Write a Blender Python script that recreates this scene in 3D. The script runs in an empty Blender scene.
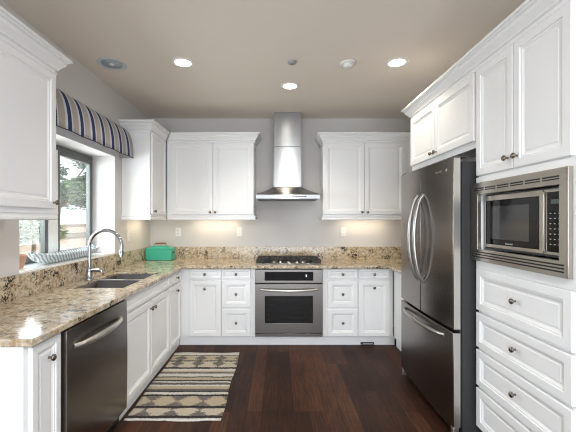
import bpy, bmesh, math, random
from mathutils import Vector, Matrix
random.seed(7)
sc = bpy.context.scene
COL = sc.collection
PI = math.pi

# ------------------------------------------------------------ camera, world, light
cam = bpy.data.objects.new('camera', bpy.data.cameras.new('camera'))
COL.objects.link(cam)
cam.location = (0, 0, 1.40)
cam.rotation_euler = (PI/2, 0, 0)
cam.data.sensor_width = 36
cam.data.lens = 337/576*36
cam.data.shift_x = 10/576
cam.data.shift_y = 4/576
cam.data.clip_start = 0.05
sc.camera = cam

w = bpy.data.worlds.new('sky'); sc.world = w; w.use_nodes = True
w.node_tree.nodes['Background'].inputs[0].default_value = (0.80, 0.90, 1.0, 1)
w.node_tree.nodes['Background'].inputs[1].default_value = 1.15

def light(name, kind, loc, rot, energy, color=(1,1,1), size=None, size_y=None, spot=None, blend=0.5):
    d = bpy.data.lights.new(name, kind); d.energy = energy; d.color = color
    if kind == 'AREA':
        d.size = size
        if size_y: d.shape = 'RECTANGLE'; d.size_y = size_y
    elif kind == 'SPOT':
        d.spot_size = spot; d.spot_blend = blend; d.shadow_soft_size = size or 0.05
    elif kind == 'SUN': d.angle = math.radians(1.5)
    o = bpy.data.objects.new(name, d); COL.objects.link(o)
    o.location = loc; o.rotation_euler = rot
    return o

light('sun', 'SUN', (0, 0, 8), (0, math.radians(40), 0), 2.0, (1, .95, .88))
# added low fill panel behind the camera, no such source in view
light('rear_fill', 'AREA', (0.1, -3.0, 0.85), (math.radians(94), 0, 0), 46, (0.88, 0.94, 1.0), 3.2, 1.3)
# added overhead fill strip behind the camera, narrowed to streak the hood steel
light('rear_fill_strip', 'AREA', (0.29, -1.2, 2.70), (0, 0, 0), 54, (0.92, 0.96, 1.0), 0.35, 2.6)
# daylight through the sink window
light('sink_window_daylight', 'AREA', (-2.25, 2.83, 1.65), (0, -PI/2, 0), 21, (0.90, 0.96, 1.0), 0.95, 1.2)

sc.view_settings.view_transform = 'Standard'
sc.view_settings.look = 'None'
sc.view_settings.gamma = 1
sc.view_settings.use_curve_mapping = False
sc.view_settings.exposure = 1.04
sc.cycles.use_denoising = True
sc.cycles.denoising_prefilter = 'ACCURATE'
sc.cycles.pixel_filter_type = 'BLACKMAN_HARRIS'
sc.cycles.filter_width = 1.1
sc.cycles.use_adaptive_sampling = False
sc.cycles.max_bounces = 10
sc.cycles.diffuse_bounces = 6
sc.cycles.sample_clamp_indirect = 6

# ------------------------------------------------------------ materials
def mat(name, color, rough=0.5, metal=0.0, **kw):
    m = bpy.data.materials.new(name); m.use_nodes = True
    b = m.node_tree.nodes['Principled BSDF']
    b.inputs['Base Color'].default_value = (*color, 1)
    b.inputs['Roughness'].default_value = rough
    b.inputs['Metallic'].default_value = metal
    for k, v in kw.items():
        b.inputs[k.replace('_', ' ')].default_value = v
    return m
def nodes(m): return m.node_tree.nodes, m.node_tree.links, m.node_tree.nodes['Principled BSDF']
def N(m, t, **props):
    n = m.node_tree.nodes.new(t)
    for k, v in props.items(): setattr(n, k, v)
    return n
def ramp(m, fac, stops, mode='LINEAR'):
    r = N(m, 'ShaderNodeValToRGB'); r.color_ramp.interpolation = mode
    el = r.color_ramp.elements
    while len(el) > 1: el.remove(el[-1])
    el[0].position = stops[0][0]; el[0].color = (*stops[0][1], 1)
    for p, c in stops[1:]:
        e = el.new(p); e.color = (*c, 1)
    m.node_tree.links.new(fac, r.inputs[0])
    return r.outputs[0]
def mixc(m, fac, a, b, mode='MIX'):
    n = N(m, 'ShaderNodeMix', data_type='RGBA', blend_type=mode)
    L = m.node_tree.links
    for i, v in ((0, fac), (6, a), (7, b)):
        if isinstance(v, (int, float)): n.inputs[i].default_value = v
        elif isinstance(v, tuple): n.inputs[i].default_value = (*v, 1)
        else: L.new(v, n.inputs[i])
    return n.outputs[2]
def coords(m, scale=(1,1,1), rot=(0,0,0), kind='Object'):
    t = N(m, 'ShaderNodeTexCoord'); mp = N(m, 'ShaderNodeMapping')
    mp.inputs['Scale'].default_value = scale; mp.inputs['Rotation'].default_value = rot
    m.node_tree.links.new(t.outputs[kind], mp.inputs[0])
    return mp.outputs[0]
def noise(m, vec, scale, detail=4, rough=.55, dist=0.0):
    n = N(m, 'ShaderNodeTexNoise'); n.inputs['Scale'].default_value = scale
    n.inputs['Detail'].default_value = detail; n.inputs['Roughness'].default_value = rough
    n.inputs['Distortion'].default_value = dist
    m.node_tree.links.new(vec, n.inputs['Vector'])
    return n.outputs[0]
def bump(m, h, strength=.2, dist=.002):
    b = N(m, 'ShaderNodeBump'); b.inputs['Strength'].default_value = strength
    b.inputs['Distance'].default_value = dist
    m.node_tree.links.new(h, b.inputs['Height'])
    m.node_tree.links.new(b.outputs[0], nodes(m)[2].inputs['Normal'])

M = {}
M['wall'] = mat('wall_paint', (0.64, 0.62, 0.605), .75)
bump(M['wall'], noise(M['wall'], coords(M['wall']), 220), .08, .001)
M['ceiling'] = mat('ceiling_paint', (0.78, 0.71, 0.63), .85)
bump(M['ceiling'], noise(M['ceiling'], coords(M['ceiling']), 160), .08, .001)
M['white'] = mat('white_cabinet_paint', (0.85, 0.855, 0.86), .33)
M['trimwhite'] = mat('white_trim_paint', (0.84, 0.83, 0.81), .4)
M['sill'] = mat('white_sill', (0.86, 0.86, 0.85), .2)
M['plastic'] = mat('white_plastic', (0.80, 0.79, 0.77), .35)
M['dark_slot'] = mat('dark_slot', (0.02, 0.02, 0.02), .6)
M['bronze'] = mat('aged_bronze', (0.22, 0.18, 0.145), .25, .9)
M['black'] = mat('black_enamel', (0.012, 0.012, 0.013), .35)
M['castiron'] = mat('cast_iron', (0.015, 0.015, 0.016), .6)
M['blackglass'] = mat('black_glass', (0.006, 0.006, 0.007), .06, Specular_IOR_Level=.22)
M['keyprint'] = mat('key_print', (0.55, 0.56, 0.55), .5)
M['chrome'] = mat('chrome', (0.42, 0.43, 0.45), .12, 1)
M['cable'] = mat('grey_body', (0.10, 0.10, 0.105), .4, .5)
M['fridge_body'] = mat('charcoal_body', (0.028, 0.028, 0.029), .6)
M['handle'] = mat('satin_handle', (.42, .41, .40), .30, 1)
M['gasket'] = mat('rubber_gasket', (0.03, 0.03, 0.03), .6)
M['terracotta'] = mat('terracotta', (0.62, 0.36, 0.25), .8)
M['frame'] = mat('window_frame_grey', (0.115, 0.125, 0.12), .45)
M['bark'] = mat('bark', (0.17, 0.12, 0.08), .9)
M['stucco'] = mat('stucco', (0.50, 0.40, 0.34), .9)
bump(M['stucco'], noise(M['stucco'], coords(M['stucco']), 40), .4, .01)
M['stone_cap'] = mat('stone_cap', (0.26, 0.22, 0.19), .85)
M['patio'] = mat('patio', (0.62, 0.57, 0.50), .85)
M['patio_n'] = noise(M['patio'], coords(M['patio']), 6)
M.pop('patio_n')
M['speaker'] = mat('speaker_grille', (0.58, 0.64, 0.68), .5)
M['teal'] = mat('teal_enamel', (0.055, 0.46, 0.33), .35)
M['wood_handle'] = mat('reddish_wood', (0.30, 0.10, 0.06), .5)
M['vent'] = mat('vent_black', (0.02, 0.02, 0.022), .4)

def steel(name, color, rough, aniso=.6):
    m = mat(name, color, rough, 1.0)
    ns, L, b = nodes(m)
    b.inputs['Anisotropic'].default_value = aniso; b.inputs['Anisotropic Rotation'].default_value = .25
    t = N(m, 'ShaderNodeTangent', direction_type='RADIAL', axis='Z')
    L.new(t.outputs[0], b.inputs['Tangent'])
    n = noise(m, coords(m, (6, 6, 260)), 3, 3)
    r = N(m, 'ShaderNodeMapRange'); L.new(n, r.inputs[0])
    r.inputs[3].default_value = rough-.02; r.inputs[4].default_value = rough+.03
    L.new(r.outputs[0], b.inputs['Roughness'])
    return m
M['steel'] = steel('brushed_steel', (0.33, 0.31, 0.30), .28)
M['steel_hood'] = steel('hood_steel', (0.34, 0.335, 0.33), .20, .95)
M['steel_oven'] = steel('oven_steel', (0.165, 0.152, 0.142), .28)
M['steel_dark'] = steel('dark_brushed_steel', (0.235, 0.212, 0.195), .24)
M['steel_light'] = steel('light_brushed_steel', (0.60, 0.585, 0.56), .33)
M['steel_warm'] = steel('warm_brushed_steel', (0.50, 0.465, 0.42), .34)
M['sinksteel'] = mat('sink_steel', (0.11, 0.10, 0.10), .28, 1)

def glass_mat(name, tint, gloss=.06, rough=.02, fmax=.8):
    m = bpy.data.materials.new(name); m.use_nodes = True
    nt = m.node_tree; nt.nodes.clear()
    out = nt.nodes.new('ShaderNodeOutputMaterial'); mx = nt.nodes.new('ShaderNodeMixShader')
    tr = nt.nodes.new('ShaderNodeBsdfTransparent'); gl = nt.nodes.new('ShaderNodeBsdfGlossy')
    tr.inputs[0].default_value = (*tint, 1); gl.inputs['Roughness'].default_value = rough
    lw = nt.nodes.new('ShaderNodeLayerWeight'); lw.inputs[0].default_value = .25
    mr = nt.nodes.new('ShaderNodeMapRange'); mr.inputs[3].default_value = gloss; mr.inputs[4].default_value = fmax
    nt.links.new(lw.outputs['Fresnel'], mr.inputs[0]); nt.links.new(mr.outputs[0], mx.inputs[0])
    nt.links.new(tr.outputs[0], mx.inputs[1]); nt.links.new(gl.outputs[0], mx.inputs[2])
    nt.links.new(mx.outputs[0], out.inputs[0])
    return m
M['pane'] = glass_mat('window_glass', (.98, .99, .98), .0, fmax=.35)
M['ovenglass'] = glass_mat('oven_glass', (.30, .30, .30), .05)

def emit(name, color, s):
    m = mat(name, color, .5); b = nodes(m)[2]
    b.inputs['Emission Color'].default_value = (*color, 1); b.inputs['Emission Strength'].default_value = s
    return m
M['lamp'] = emit('lamp_lens', (1.0, .93, .80), 6)
M['lamp_soft'] = emit('soft_lamp', (1.0, .88, .66), .6)
M['led'] = emit('display_digits', (.65, .8, .9), .6)

# granite
def granite():
    m = mat('granite', (.6, .5, .38), .14); ns, L, b = nodes(m)
    v = coords(m)
    n1 = noise(m, v, 5.0, 5, .6, .6)
    base = ramp(m, n1, [(.32, (.30, .20, .11)), (.44, (.50, .38, .24)), (.54, (.60, .53, .41)), (.66, (.42, .30, .17))])
    n2 = noise(m, v, 34, 5, .65, .4)
    grain = ramp(m, n2, [(.34, (.10, .065, .04)), (.44, (.34, .24, .14)), (.53, (.56, .48, .36)), (.68, (.74, .68, .56))])
    c = mixc(m, .62, base, grain)
    n3 = noise(m, v, 75, 4, .7, .3); n3b = noise(m, v, 11, 3, .6)
    add = N(m, 'ShaderNodeMath', operation='ADD'); L.new(n3, add.inputs[0]); L.new(n3b, add.inputs[1])
    spk = ramp(m, add.outputs[0], [(0, (1, 1, 1)), (.84, (1, 1, 1)), (.90, (0, 0, 0))])
    vo = N(m, 'ShaderNodeMath', operation='MULTIPLY'); vo.inputs[1].default_value = 1.0
    # dark flecks where the summed noises are low
    low = N(m, 'ShaderNodeMapRange'); low.inputs[1].default_value = .895; low.inputs[2].default_value = .85
    L.new(add.outputs[0], low.inputs[0])
    c = mixc(m, low.outputs[0], c, (.035, .028, .024))
    hi = N(m, 'ShaderNodeMapRange'); hi.inputs[1].default_value = 1.15; hi.inputs[2].default_value = 1.25
    L.new(add.outputs[0], hi.inputs[0])
    c = mixc(m, hi.outputs[0], c, (.40, .36, .33))
    L.new(c, b.inputs['Base Color'])
    return m
M['granite'] = granite()

# floor boards along Y
def floor_mat():
    m = mat('dark_floorboards', (.06, .03, .02), .33, Specular_IOR_Level=.16); ns, L, b = nodes(m)
    v = coords(m, rot=(0, 0, PI/2))
    br = N(m, 'ShaderNodeTexBrick'); L.new(v, br.inputs['Vector'])
    br.offset = .37; br.offset_frequency = 3
    br.inputs['Scale'].default_value = 1; br.inputs['Brick Width'].default_value = .82
    br.inputs['Row Height'].default_value = .115; br.inputs['Mortar Size'].default_value = .0016
    br.inputs['Mortar Smooth'].default_value = .2
    br.inputs['Color1'].default_value = (.078, .033, .018, 1); br.inputs['Color2'].default_value = (.028, .012, .008, 1)
    br.inputs['Mortar'].default_value = (.008, .004, .003, 1); br.inputs['Bias'].default_value = 0
    g = noise(m, coords(m, (26, 1.6, 1)), 3, 6, .7, .5)
    gc = ramp(m, g, [(.28, (.30, .28, .27)), (.5, (.95, .95, .95)), (.72, (1.9, 1.8, 1.7))])
    c = mixc(m, 1.0, br.outputs[0], gc, 'MULTIPLY')
    big = noise(m, coords(m), 1.7, 3)
    c = mixc(m, 1.0, c, ramp(m, big, [(.3, (.75, .75, .78)), (.7, (1.25, 1.18, 1.1))]), 'MULTIPLY')
    kn = noise(m, coords(m, (3, 1, 1)), 5, 2, .4)
    kr = N(m, 'ShaderNodeMapRange'); kr.inputs[1].default_value = .76; kr.inputs[2].default_value = .80; L.new(kn, kr.inputs[0])
    c = mixc(m, kr.outputs[0], c, (.006, .003, .002))
    L.new(c, b.inputs['Base Color'])
    rr = N(m, 'ShaderNodeMapRange'); L.new(g, rr.inputs[0]); rr.inputs[3].default_value = .38; rr.inputs[4].default_value = .60
    L.new(rr.outputs[0], b.inputs['Roughness'])
    bump(m, g, .15, .002)
    return m
M['floor'] = floor_mat()

# rug: bands across, with broken zigzag bands
def rug_mat():
    m = mat('woven_rug', (.6, .55, .45), .95); ns, L, b = nodes(m)
    t = N(m, 'ShaderNodeTexCoord'); sep = N(m, 'ShaderNodeSeparateXYZ'); L.new(t.outputs['Object'], sep.inputs[0])
    nz = noise(m, coords(m, (.5, 1, 1)), 130, 2)
    ty = N(m, 'ShaderNodeMath', operation='DIVIDE'); L.new(sep.outputs[1], ty.inputs[0]); ty.inputs[1].default_value = 1.2
    tw = N(m, 'ShaderNodeMath', operation='MULTIPLY_ADD'); L.new(nz, tw.inputs[0]); tw.inputs[1].default_value = .022; L.new(ty.outputs[0], tw.inputs[2])
    tf = N(m, 'ShaderNodeMath', operation='SUBTRACT'); L.new(tw.outputs[0], tf.inputs[0]); tf.inputs[1].default_value = .011
    C = (.70, .62, .49); C2 = (.80, .77, .70); K = (.035, .03, .03); G = (.16, .14, .135); T = (.58, .50, .36)
    st = [(0, C2), (.018, K), (.045, C), (.125, K), (.15, T), (.262, K), (.288, C2), (.318, K), (.335, G), (.36, T), (.40, C2),
          (.42, G), (.45, C2), (.472, K), (.49, T), (.53, K), (.545, C2), (.59, G), (.615, T), (.64, C2), (.675, K), (.70, C), (.81, K), (.83, T), (.93, K), (.945, C2)]
    c = ramp(m, tf.outputs[0], st, 'CONSTANT')
    # zigzag
    px = N(m, 'ShaderNodeMath', operation='PINGPONG'); L.new(sep.outputs[0], px.inputs[0]); px.inputs[1].default_value = .10
    py = N(m, 'ShaderNodeMath', operation='PINGPONG'); L.new(sep.outputs[1], py.inputs[0]); py.inputs[1].default_value = .062
    sm = N(m, 'ShaderNodeMath', operation='ADD'); L.new(px.outputs[0], sm.inputs[0]); L.new(py.outputs[0], sm.inputs[1])
    sn = N(m, 'ShaderNodeMath', operation='MULTIPLY_ADD'); L.new(nz, sn.inputs[0]); sn.inputs[1].default_value = .03; L.new(sm.outputs[0], sn.inputs[2])
    sn.inputs[1].default_value = .11
    zz = ramp(m, sn.outputs[0], [(0, (0, 0, 0)), (.150, (1, 1, 1))], 'CONSTANT')
    W1 = (1, 1, 1); B0 = (0, 0, 0)
    mask = ramp(m, ty.outputs[0], [(0, B0), (.045, W1), (.125, B0), (.15, W1), (.262, B0), (.70, W1), (.81, B0), (.83, W1), (.93, B0)], 'CONSTANT')
    mm = N(m, 'ShaderNodeMath', operation='MULTIPLY'); L.new(zz, mm.inputs[0]); L.new(mask, mm.inputs[1])
    c = mixc(m, mm.outputs[0], c, (.20, .175, .16))
    wv = N(m, 'ShaderNodeTexWave', wave_type='BANDS', bands_direction='X'); wv.inputs['Scale'].default_value = 45; wv.inputs['Distortion'].default_value = 2
    L.new(t.outputs['Object'], wv.inputs['Vector'])
    c = mixc(m, .45, c, mixc(m, 1.0, c, ramp(m, wv.outputs[0], [(0, (.35, .35, .35)), (1, (1.5, 1.5, 1.5))]), 'MULTIPLY'))
    L.new(c, b.inputs['Base Color'])
    wy = N(m, 'ShaderNodeTexWave', wave_type='BANDS', bands_direction='Y'); wy.inputs['Scale'].default_value = 34; wy.inputs['Distortion'].default_value = 3; wy.inputs['Detail'].default_value = 3
    L.new(t.outputs['Object'], wy.inputs['Vector'])
    c2 = mixc(m, 1.0, c, ramp(m, wy.outputs[0], [(.15, (.45, .45, .46)), (.6, (1.12, 1.12, 1.12))]), 'MULTIPLY')
    L.new(c2, b.inputs['Base Color'])
    bump(m, wv.outputs[0], .5, .004)
    return m
M['rug'] = rug_mat()

def valance_mat():
    m = mat('striped_fabric', (.6, .55, .5), .9); ns, L, b = nodes(m)
    t = N(m, 'ShaderNodeTexCoord'); sep = N(m, 'ShaderNodeSeparateXYZ'); L.new(t.outputs['Object'], sep.inputs[0])
    a = N(m, 'ShaderNodeMath', operation='DIVIDE'); L.new(sep.outputs[1], a.inputs[0]); a.inputs[1].default_value = .162
    f = N(m, 'ShaderNodeMath', operation='FRACT'); L.new(a.outputs[0], f.inputs[0])
    BE = (.40, .365, .33); NV = (.018, .03, .10); WH = (.56, .60, .70)
    c = ramp(m, f.outputs[0], [(0, WH), (.08, NV), (.36, WH), (.46, BE), (.92, WH)], 'CONSTANT')
    n = noise(m, coords(m), 300, 2)
    c = mixc(m, .3, c, mixc(m, 1.0, c, ramp(m, n, [(.3, (.6, .6, .6)), (.7, (1.3, 1.3, 1.3))]), 'MULTIPLY'))
    L.new(c, b.inputs['Base Color'])
    return m
M['valance'] = valance_mat()
M['piping'] = mat('navy_piping', (.03, .035, .06), .8)

def tray_mat():
    m = mat('blue_white_weave', (.6, .65, .68), .5); ns, L, b = nodes(m)
    wv = N(m, 'ShaderNodeTexWave', wave_type='BANDS', bands_direction='DIAGONAL'); wv.inputs['Scale'].default_value = 17
    wv.inputs['Distortion'].default_value = 3.5; wv.inputs['Detail'].default_value = 1
    L.new(coords(m), wv.inputs['Vector'])
    c = ramp(m, wv.outputs[0], [(.25, (.30, .38, .42)), (.55, (.74, .79, .81))])
    L.new(c, b.inputs['Base Color'])
    return m
M['tray'] = tray_mat()

def leaf_mat(name, c1, c2):
    m = mat(name, c1, .6); ns, L, b = nodes(m)
    g = N(m, 'ShaderNodeNewGeometry')
    c = ramp(m, g.outputs['Random Per Island'], [(0, c1), (1, c2)])
    L.new(c, b.inputs['Base Color'])
    b.inputs['Subsurface Weight'].default_value = 0
    return m
M['leaf'] = leaf_mat('green_leaves', (.014, .05, .018), (.10, .21, .06))

# ------------------------------------------------------------ mesh builder
class MB:
    def __init__(s): s.v = []; s.f = []; s.smooth = []
    def add(s, vs, fs, smooth=False):
        n = len(s.v); s.v += [tuple(p) for p in vs]
        for f in fs: s.f.append([i+n for i in f]); s.smooth.append(smooth)
        return s
    def box(s, x0, x1, y0, y1, z0, z1):
        vs = [(x, y, z) for z in (z0, z1) for y in (y0, y1) for x in (x0, x1)]
        return s.add(vs, [(0,2,3,1), (4,5,7,6), (0,1,5,4), (2,6,7,3), (0,4,6,2), (1,3,7,5)])
    def tube(s, pts, r, seg=10, cap=True, flat=1.0):
        pts = [Vector(p) for p in pts]; n = len(pts)
        rs = r if isinstance(r, (list, tuple)) else [r]*n
        vs = []; up = None
        for i, p in enumerate(pts):
            d = (pts[min(i+1, n-1)] - pts[max(i-1, 0)]).normalized()
            if up is None:
                up = Vector((0, 0, 1)) if abs(d.z) < .9 else Vector((0, 1, 0))
            a = d.cross(up).normalized(); b_ = a.cross(d).normalized(); up = b_
            for k in range(seg):
                t = 2*PI*k/seg
                vs.append(p + a*math.cos(t)*rs[i] + b_*math.sin(t)*rs[i]*flat)
        fs = []
        for i in range(n-1):
            for k in range(seg):
                k2 = (k+1) % seg
                fs.append((i*seg+k, i*seg+k2, (i+1)*seg+k2, (i+1)*seg+k))
        s.add(vs, fs, True)
        if cap:
            s.add(vs[:seg], [tuple(range(seg))[::-1]]); s.add(vs[-seg:], [tuple(range(seg))])
        return s
    def lathe(s, prof, origin=(0,0,0), axis='Z', seg=24):
        """prof = [(r, h)]; h runs along the axis"""
        o = Vector(origin); vs = []
        for r, h in prof:
            for k in range(seg):
                t = 2*PI*k/seg; a, b_ = r*math.cos(t), r*math.sin(t)
                vs.append(o + {'Z': Vector((a, b_, h)), '-Y': Vector((a, -h, b_)), 'X': Vector((h, a, b_)), 'Y': Vector((b_, h, a))}[axis])
        fs = []
        for i in range(len(prof)-1):
            for k in range(seg):
                k2 = (k+1) % seg
                fs.append((i*seg+k, i*seg+k2, (i+1)*seg+k2, (i+1)*seg+k))
        s.add(vs, fs, True)
        if prof[0][0] > 1e-5: s.add(vs[:seg], [tuple(range(seg))[::-1]])
        if prof[-1][0] > 1e-5: s.add(vs[-seg:], [tuple(range(seg))])
        return s
    def rings(s, w, h, prof, y_back):
        """panel facing -Y: nested rectangles; prof = [(inset, y)] then flat centre"""
        vs = []; fs = []
        allp = [(0, y_back)] + prof
        for ins, y in allp:
            vs += [(ins, y, ins), (w-ins, y, ins), (w-ins, y, h-ins), (ins, y, h-ins)]
        for i in range(len(allp)-1):
            for k in range(4):
                k2 = (k+1) % 4
                fs.append((i*4+k, i*4+k2, (i+1)*4+k2, (i+1)*4+k))
        n = len(allp)-1
        fs.append((n*4, n*4+1, n*4+2, n*4+3)); fs.append((3, 2, 1, 0))
        return s.add(vs, fs)
    def sweep(s, path, prof, start=None, end=None):
        """path: 2D points; prof: closed [(out, z)], out to the RIGHT of travel"""
        P = [Vector(p) for p in path]; n = len(P); offs = []
        for i in range(n):
            def nr(a, b_):
                d = (b_-a).normalized(); return Vector((d.y, -d.x))
            if i == 0: o = Vector(start) if start else nr(P[0], P[1])
            elif i == n-1: o = Vector(end) if end else nr(P[-2], P[-1])
            else:
                a, b_ = nr(P[i-1], P[i]), nr(P[i], P[i+1])
                o = (a+b_) / (1 + a.dot(b_))
            offs.append(o)
        k = len(prof); vs = []
        for p, o in zip(P, offs):
            for out, z in prof: q = p + o*out; vs.append((q.x, q.y, z))
        fs = []
        for i in range(n-1):
            for j in range(k):
                j2 = (j+1) % k
                fs.append((i*k+j, (i+1)*k+j, (i+1)*k+j2, i*k+j2))
        fs.append(tuple(range(k))); fs.append(tuple(range((n-1)*k, n*k))[::-1])
        return s.add(vs, fs)
    def cells(s, xs, ys, keep, z0, z1):
        nx, ny = len(xs), len(ys); idx = {}; vs = []; fs = []
        def V(i, j, t):
            if (i, j, t) not in idx: idx[(i, j, t)] = len(vs); vs.append((xs[i], ys[j], (z0, z1)[t]))
            return idx[(i, j, t)]
        K = lambda i, j: 0 <= i < nx-1 and 0 <= j < ny-1 and keep(i, j)
        for i in range(nx-1):
            for j in range(ny-1):
                if not K(i, j): continue
                fs.append((V(i,j,1), V(i+1,j,1), V(i+1,j+1,1), V(i,j+1,1)))
                fs.append((V(i,j,0), V(i,j+1,0), V(i+1,j+1,0), V(i+1,j,0)))
                if not K(i, j-1): fs.append((V(i,j,0), V(i+1,j,0), V(i+1,j,1), V(i,j,1)))
                if not K(i, j+1): fs.append((V(i+1,j+1,0), V(i,j+1,0), V(i,j+1,1), V(i+1,j+1,1)))
                if not K(i-1, j): fs.append((V(i,j+1,0), V(i,j,0), V(i,j,1), V(i,j+1,1)))
                if not K(i+1, j): fs.append((V(i+1,j,0), V(i+1,j+1,0), V(i+1,j+1,1), V(i+1,j,1)))
        return s.add(vs, fs)
    def build(s, name, m, parent=None, loc=(0,0,0), bevel=0, fix=True, rot=(0,0,0)):
        me = bpy.data.meshes.new(name); me.from_pydata(s.v, [], s.f); me.update()
        for p, q in zip(me.polygons, s.smooth): p.use_smooth = q
        if fix:
            bm = bmesh.new(); bm.from_mesh(me); bmesh.ops.recalc_face_normals(bm, faces=bm.faces); bm.to_mesh(me); bm.free()
        me.materials.append(M[m] if isinstance(m, str) else m)
        o = bpy.data.objects.new(name, me); COL.objects.link(o); o.location = loc; o.rotation_euler = rot
        if parent: o.parent = parent
        if bevel:
            b = o.modifiers.new('bevel', 'BEVEL'); b.width = bevel; b.segments = 2; b.limit_method = 'ANGLE'; b.angle_limit = math.radians(50)
            for p in me.polygons: p.use_smooth = True
            try: me.set_sharp_from_angle(angle=math.radians(35))
            except Exception: pass
        return o

def tag(o, label, cat, group=None, kind=None):
    if label: o['label'] = label
    if cat: o['category'] = cat
    if group: o['group'] = group
    if kind: o['kind'] = kind
    return o
def thing(name, label, cat, loc=(0,0,0), rotz=0, group=None):
    o = bpy.data.objects.new(name, None); COL.objects.link(o)
    o.empty_display_size = .1; o.location = loc; o.rotation_euler = (0, 0, rotz)
    return tag(o, label, cat, group)
def struct(o): o['kind'] = 'structure'; return o

# ------------------------------------------------------------ room shell
XL, XR, YB, YR, ZC = -1.68, 1.895, 4.43, -3.2, 2.734
WY0, WY1, WZ0, WZ1 = 2.19, 3.47, 1.045, 2.052      # sink window opening
WT = .28
struct(MB().box(-2.2, 2.1, YR-.15, YB+.15, -.12, 0).build('floor', 'floor'))
struct(MB().box(XL-WT, XR+.12, YR-.12, YB+.12, ZC, ZC+.12).build('ceiling', 'ceiling'))
struct(MB().box(XL-WT, XR+.12, YB, YB+.12, 0, ZC).build('wall_back', 'wall'))
struct(MB().box(XR, XR+.12, YR, YB, 0, ZC).build('wall_right', 'wall'))
wl = MB().cells([YR, WY0, WY1, YB], [0, WZ0, WZ1, ZC], lambda i, j: not (i == 1 and j == 1), 0, WT)
wl.v = [(XL - z, x, y) for x, y, z in wl.v]
struct(wl.build('wall_left', 'wall'))
wr = MB().cells([XL-WT, -1.5, 1.7, XR+.12], [0, .12, 2.45, ZC], lambda i, j: not (i == 1 and j == 1), 0, .12)
wr.v = [(x, YR - z, y) for x, y, z in wr.v]
struct(wr.build('wall_rear', 'wall'))
# unseen rear opening with its frame, added behind the camera for light
g = MB(); 
for x0, x1 in ((-1.5, -1.44), (-.43, -.37), (.60, .66), (1.64, 1.7)): g.box(x0, x1, YR-.09, YR-.03, .12, 2.45)
g.box(-1.5, 1.7, YR-.09, YR-.03, .12, .18).box(-1.5, 1.7, YR-.09, YR-.03, 2.39, 2.45)
w2 = struct(g.build('rear_light_opening', 'trimwhite'))
# sink window: grey sashes, white centre mullion
XW = -1.93
wroot = bpy.data.objects.new('window_1', None); COL.objects.link(wroot); wroot['kind'] = 'structure'
wf = MB()
ZT = WZ1-.004; ZB = WZ0+.02
wf.box(XW-.02, XW+.02, WY0+.002, WY1-.002, ZT-.045, ZT).box(XW-.02, XW+.02, WY0+.002, WY1-.002, ZB, ZB+.018)
wf.box(XW-.02, XW+.02, WY0+.002, WY0+.025, ZB+.018, ZT-.045).box(XW-.02, XW+.02, WY1-.025, WY1-.002, ZB+.018, ZT-.045)
wf.build('window_frame', 'frame', wroot)
MB().box(XW-.03, XW+.035, 2.79, 2.905, ZB+.018, ZT-.045).build('window_mullion', 'trimwhite', wroot, bevel=.004)
for a, b in ((WY0+.027, 2.788), (2.907, WY1-.027)):
    s_ = MB(); z0, z1 = ZB+.019, ZT-.047; t = .036
    s_.box(XW-.012, XW+.028, a, b, z0, z0+t+.01).box(XW-.012, XW+.028, a, b, z1-t, z1)
    s_.box(XW-.012, XW+.028, a, a+t, z0+t+.01, z1-t).box(XW-.012, XW+.028, b-t, b, z0+t+.01, z1-t)
    so = s_.build('window_sash', 'frame', wroot, bevel=.003)
    MB().box(XW+.001, XW+.005, a+t+.0005, b-t-.0005, z0+t+.0105, z1-t-.0005).build('window_pane', 'pane', so)
MB().box(-1.955, XL+.004, WY0+.002, WY1-.002, WZ0, WZ0+.019).build('window_sill', 'sill', wroot, bevel=.003)

# ------------------------------------------------------------ cabinet kit
knob_mb = MB().lathe([(.006, 0), (.005, .010), (.006, .014), (.013, .018), (.0155, .023), (.0145, .028), (.009, .032), (.0001, .033)], axis='-Y', seg=18)
knob_proto = None
def knob(parent, x, z, y=-0.0005):
    global knob_proto
    if knob_proto is None:
        o = knob_mb.build('knob', 'bronze', parent, (x, y, z)); knob_proto = o
    else:
        o = bpy.data.objects.new('knob', knob_proto.data); COL.objects.link(o); o.parent = parent; o.location = (x, y, z)
    return o
def panel_mesh(wd, ht):
    r = min(.058, ht*.24, wd*.24); mb = MB()
    k = r/.058
    prof = [(0, .004), (.004, 0), (r-.014*k, 0), (r-.011*k, .006), (r-.003*k, .006), (r+.001*k, .009), (r+.010*k, .0125), (r+.018*k, .0125), (r+.022*k, .010)]
    return mb.rings(wd, ht, prof, .02)
def front(cab, kind, x0, x1, z0, z1, knobs=()):
    o = panel_mesh(x1-x0, z1-z0).build(kind, 'white', cab, (x0, 0, z0))
    for kx, kz in knobs: knob(o, kx-x0, kz-z0)
    return o
CROWN = [(0, 0), (.012, 0), (.012, .014), (.006, .018), (.006, .026), (.020, .030), (.023, .040), (.033, .052), (.046, .066), (.052, .080), (.046, .084), (.060, .090), (.062, .096), (.074, .099), (.074, .114), (0, .114)]
RAIL = [(0, 0), (.010, 0), (.016, .006), (.016, .018), (.011, .024), (.011, .034), (.018, .040), (.018, .050), (0, .050)]
def lift(prof, z, k=1): return [(o, z+q*k) for o, q in prof]
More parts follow.
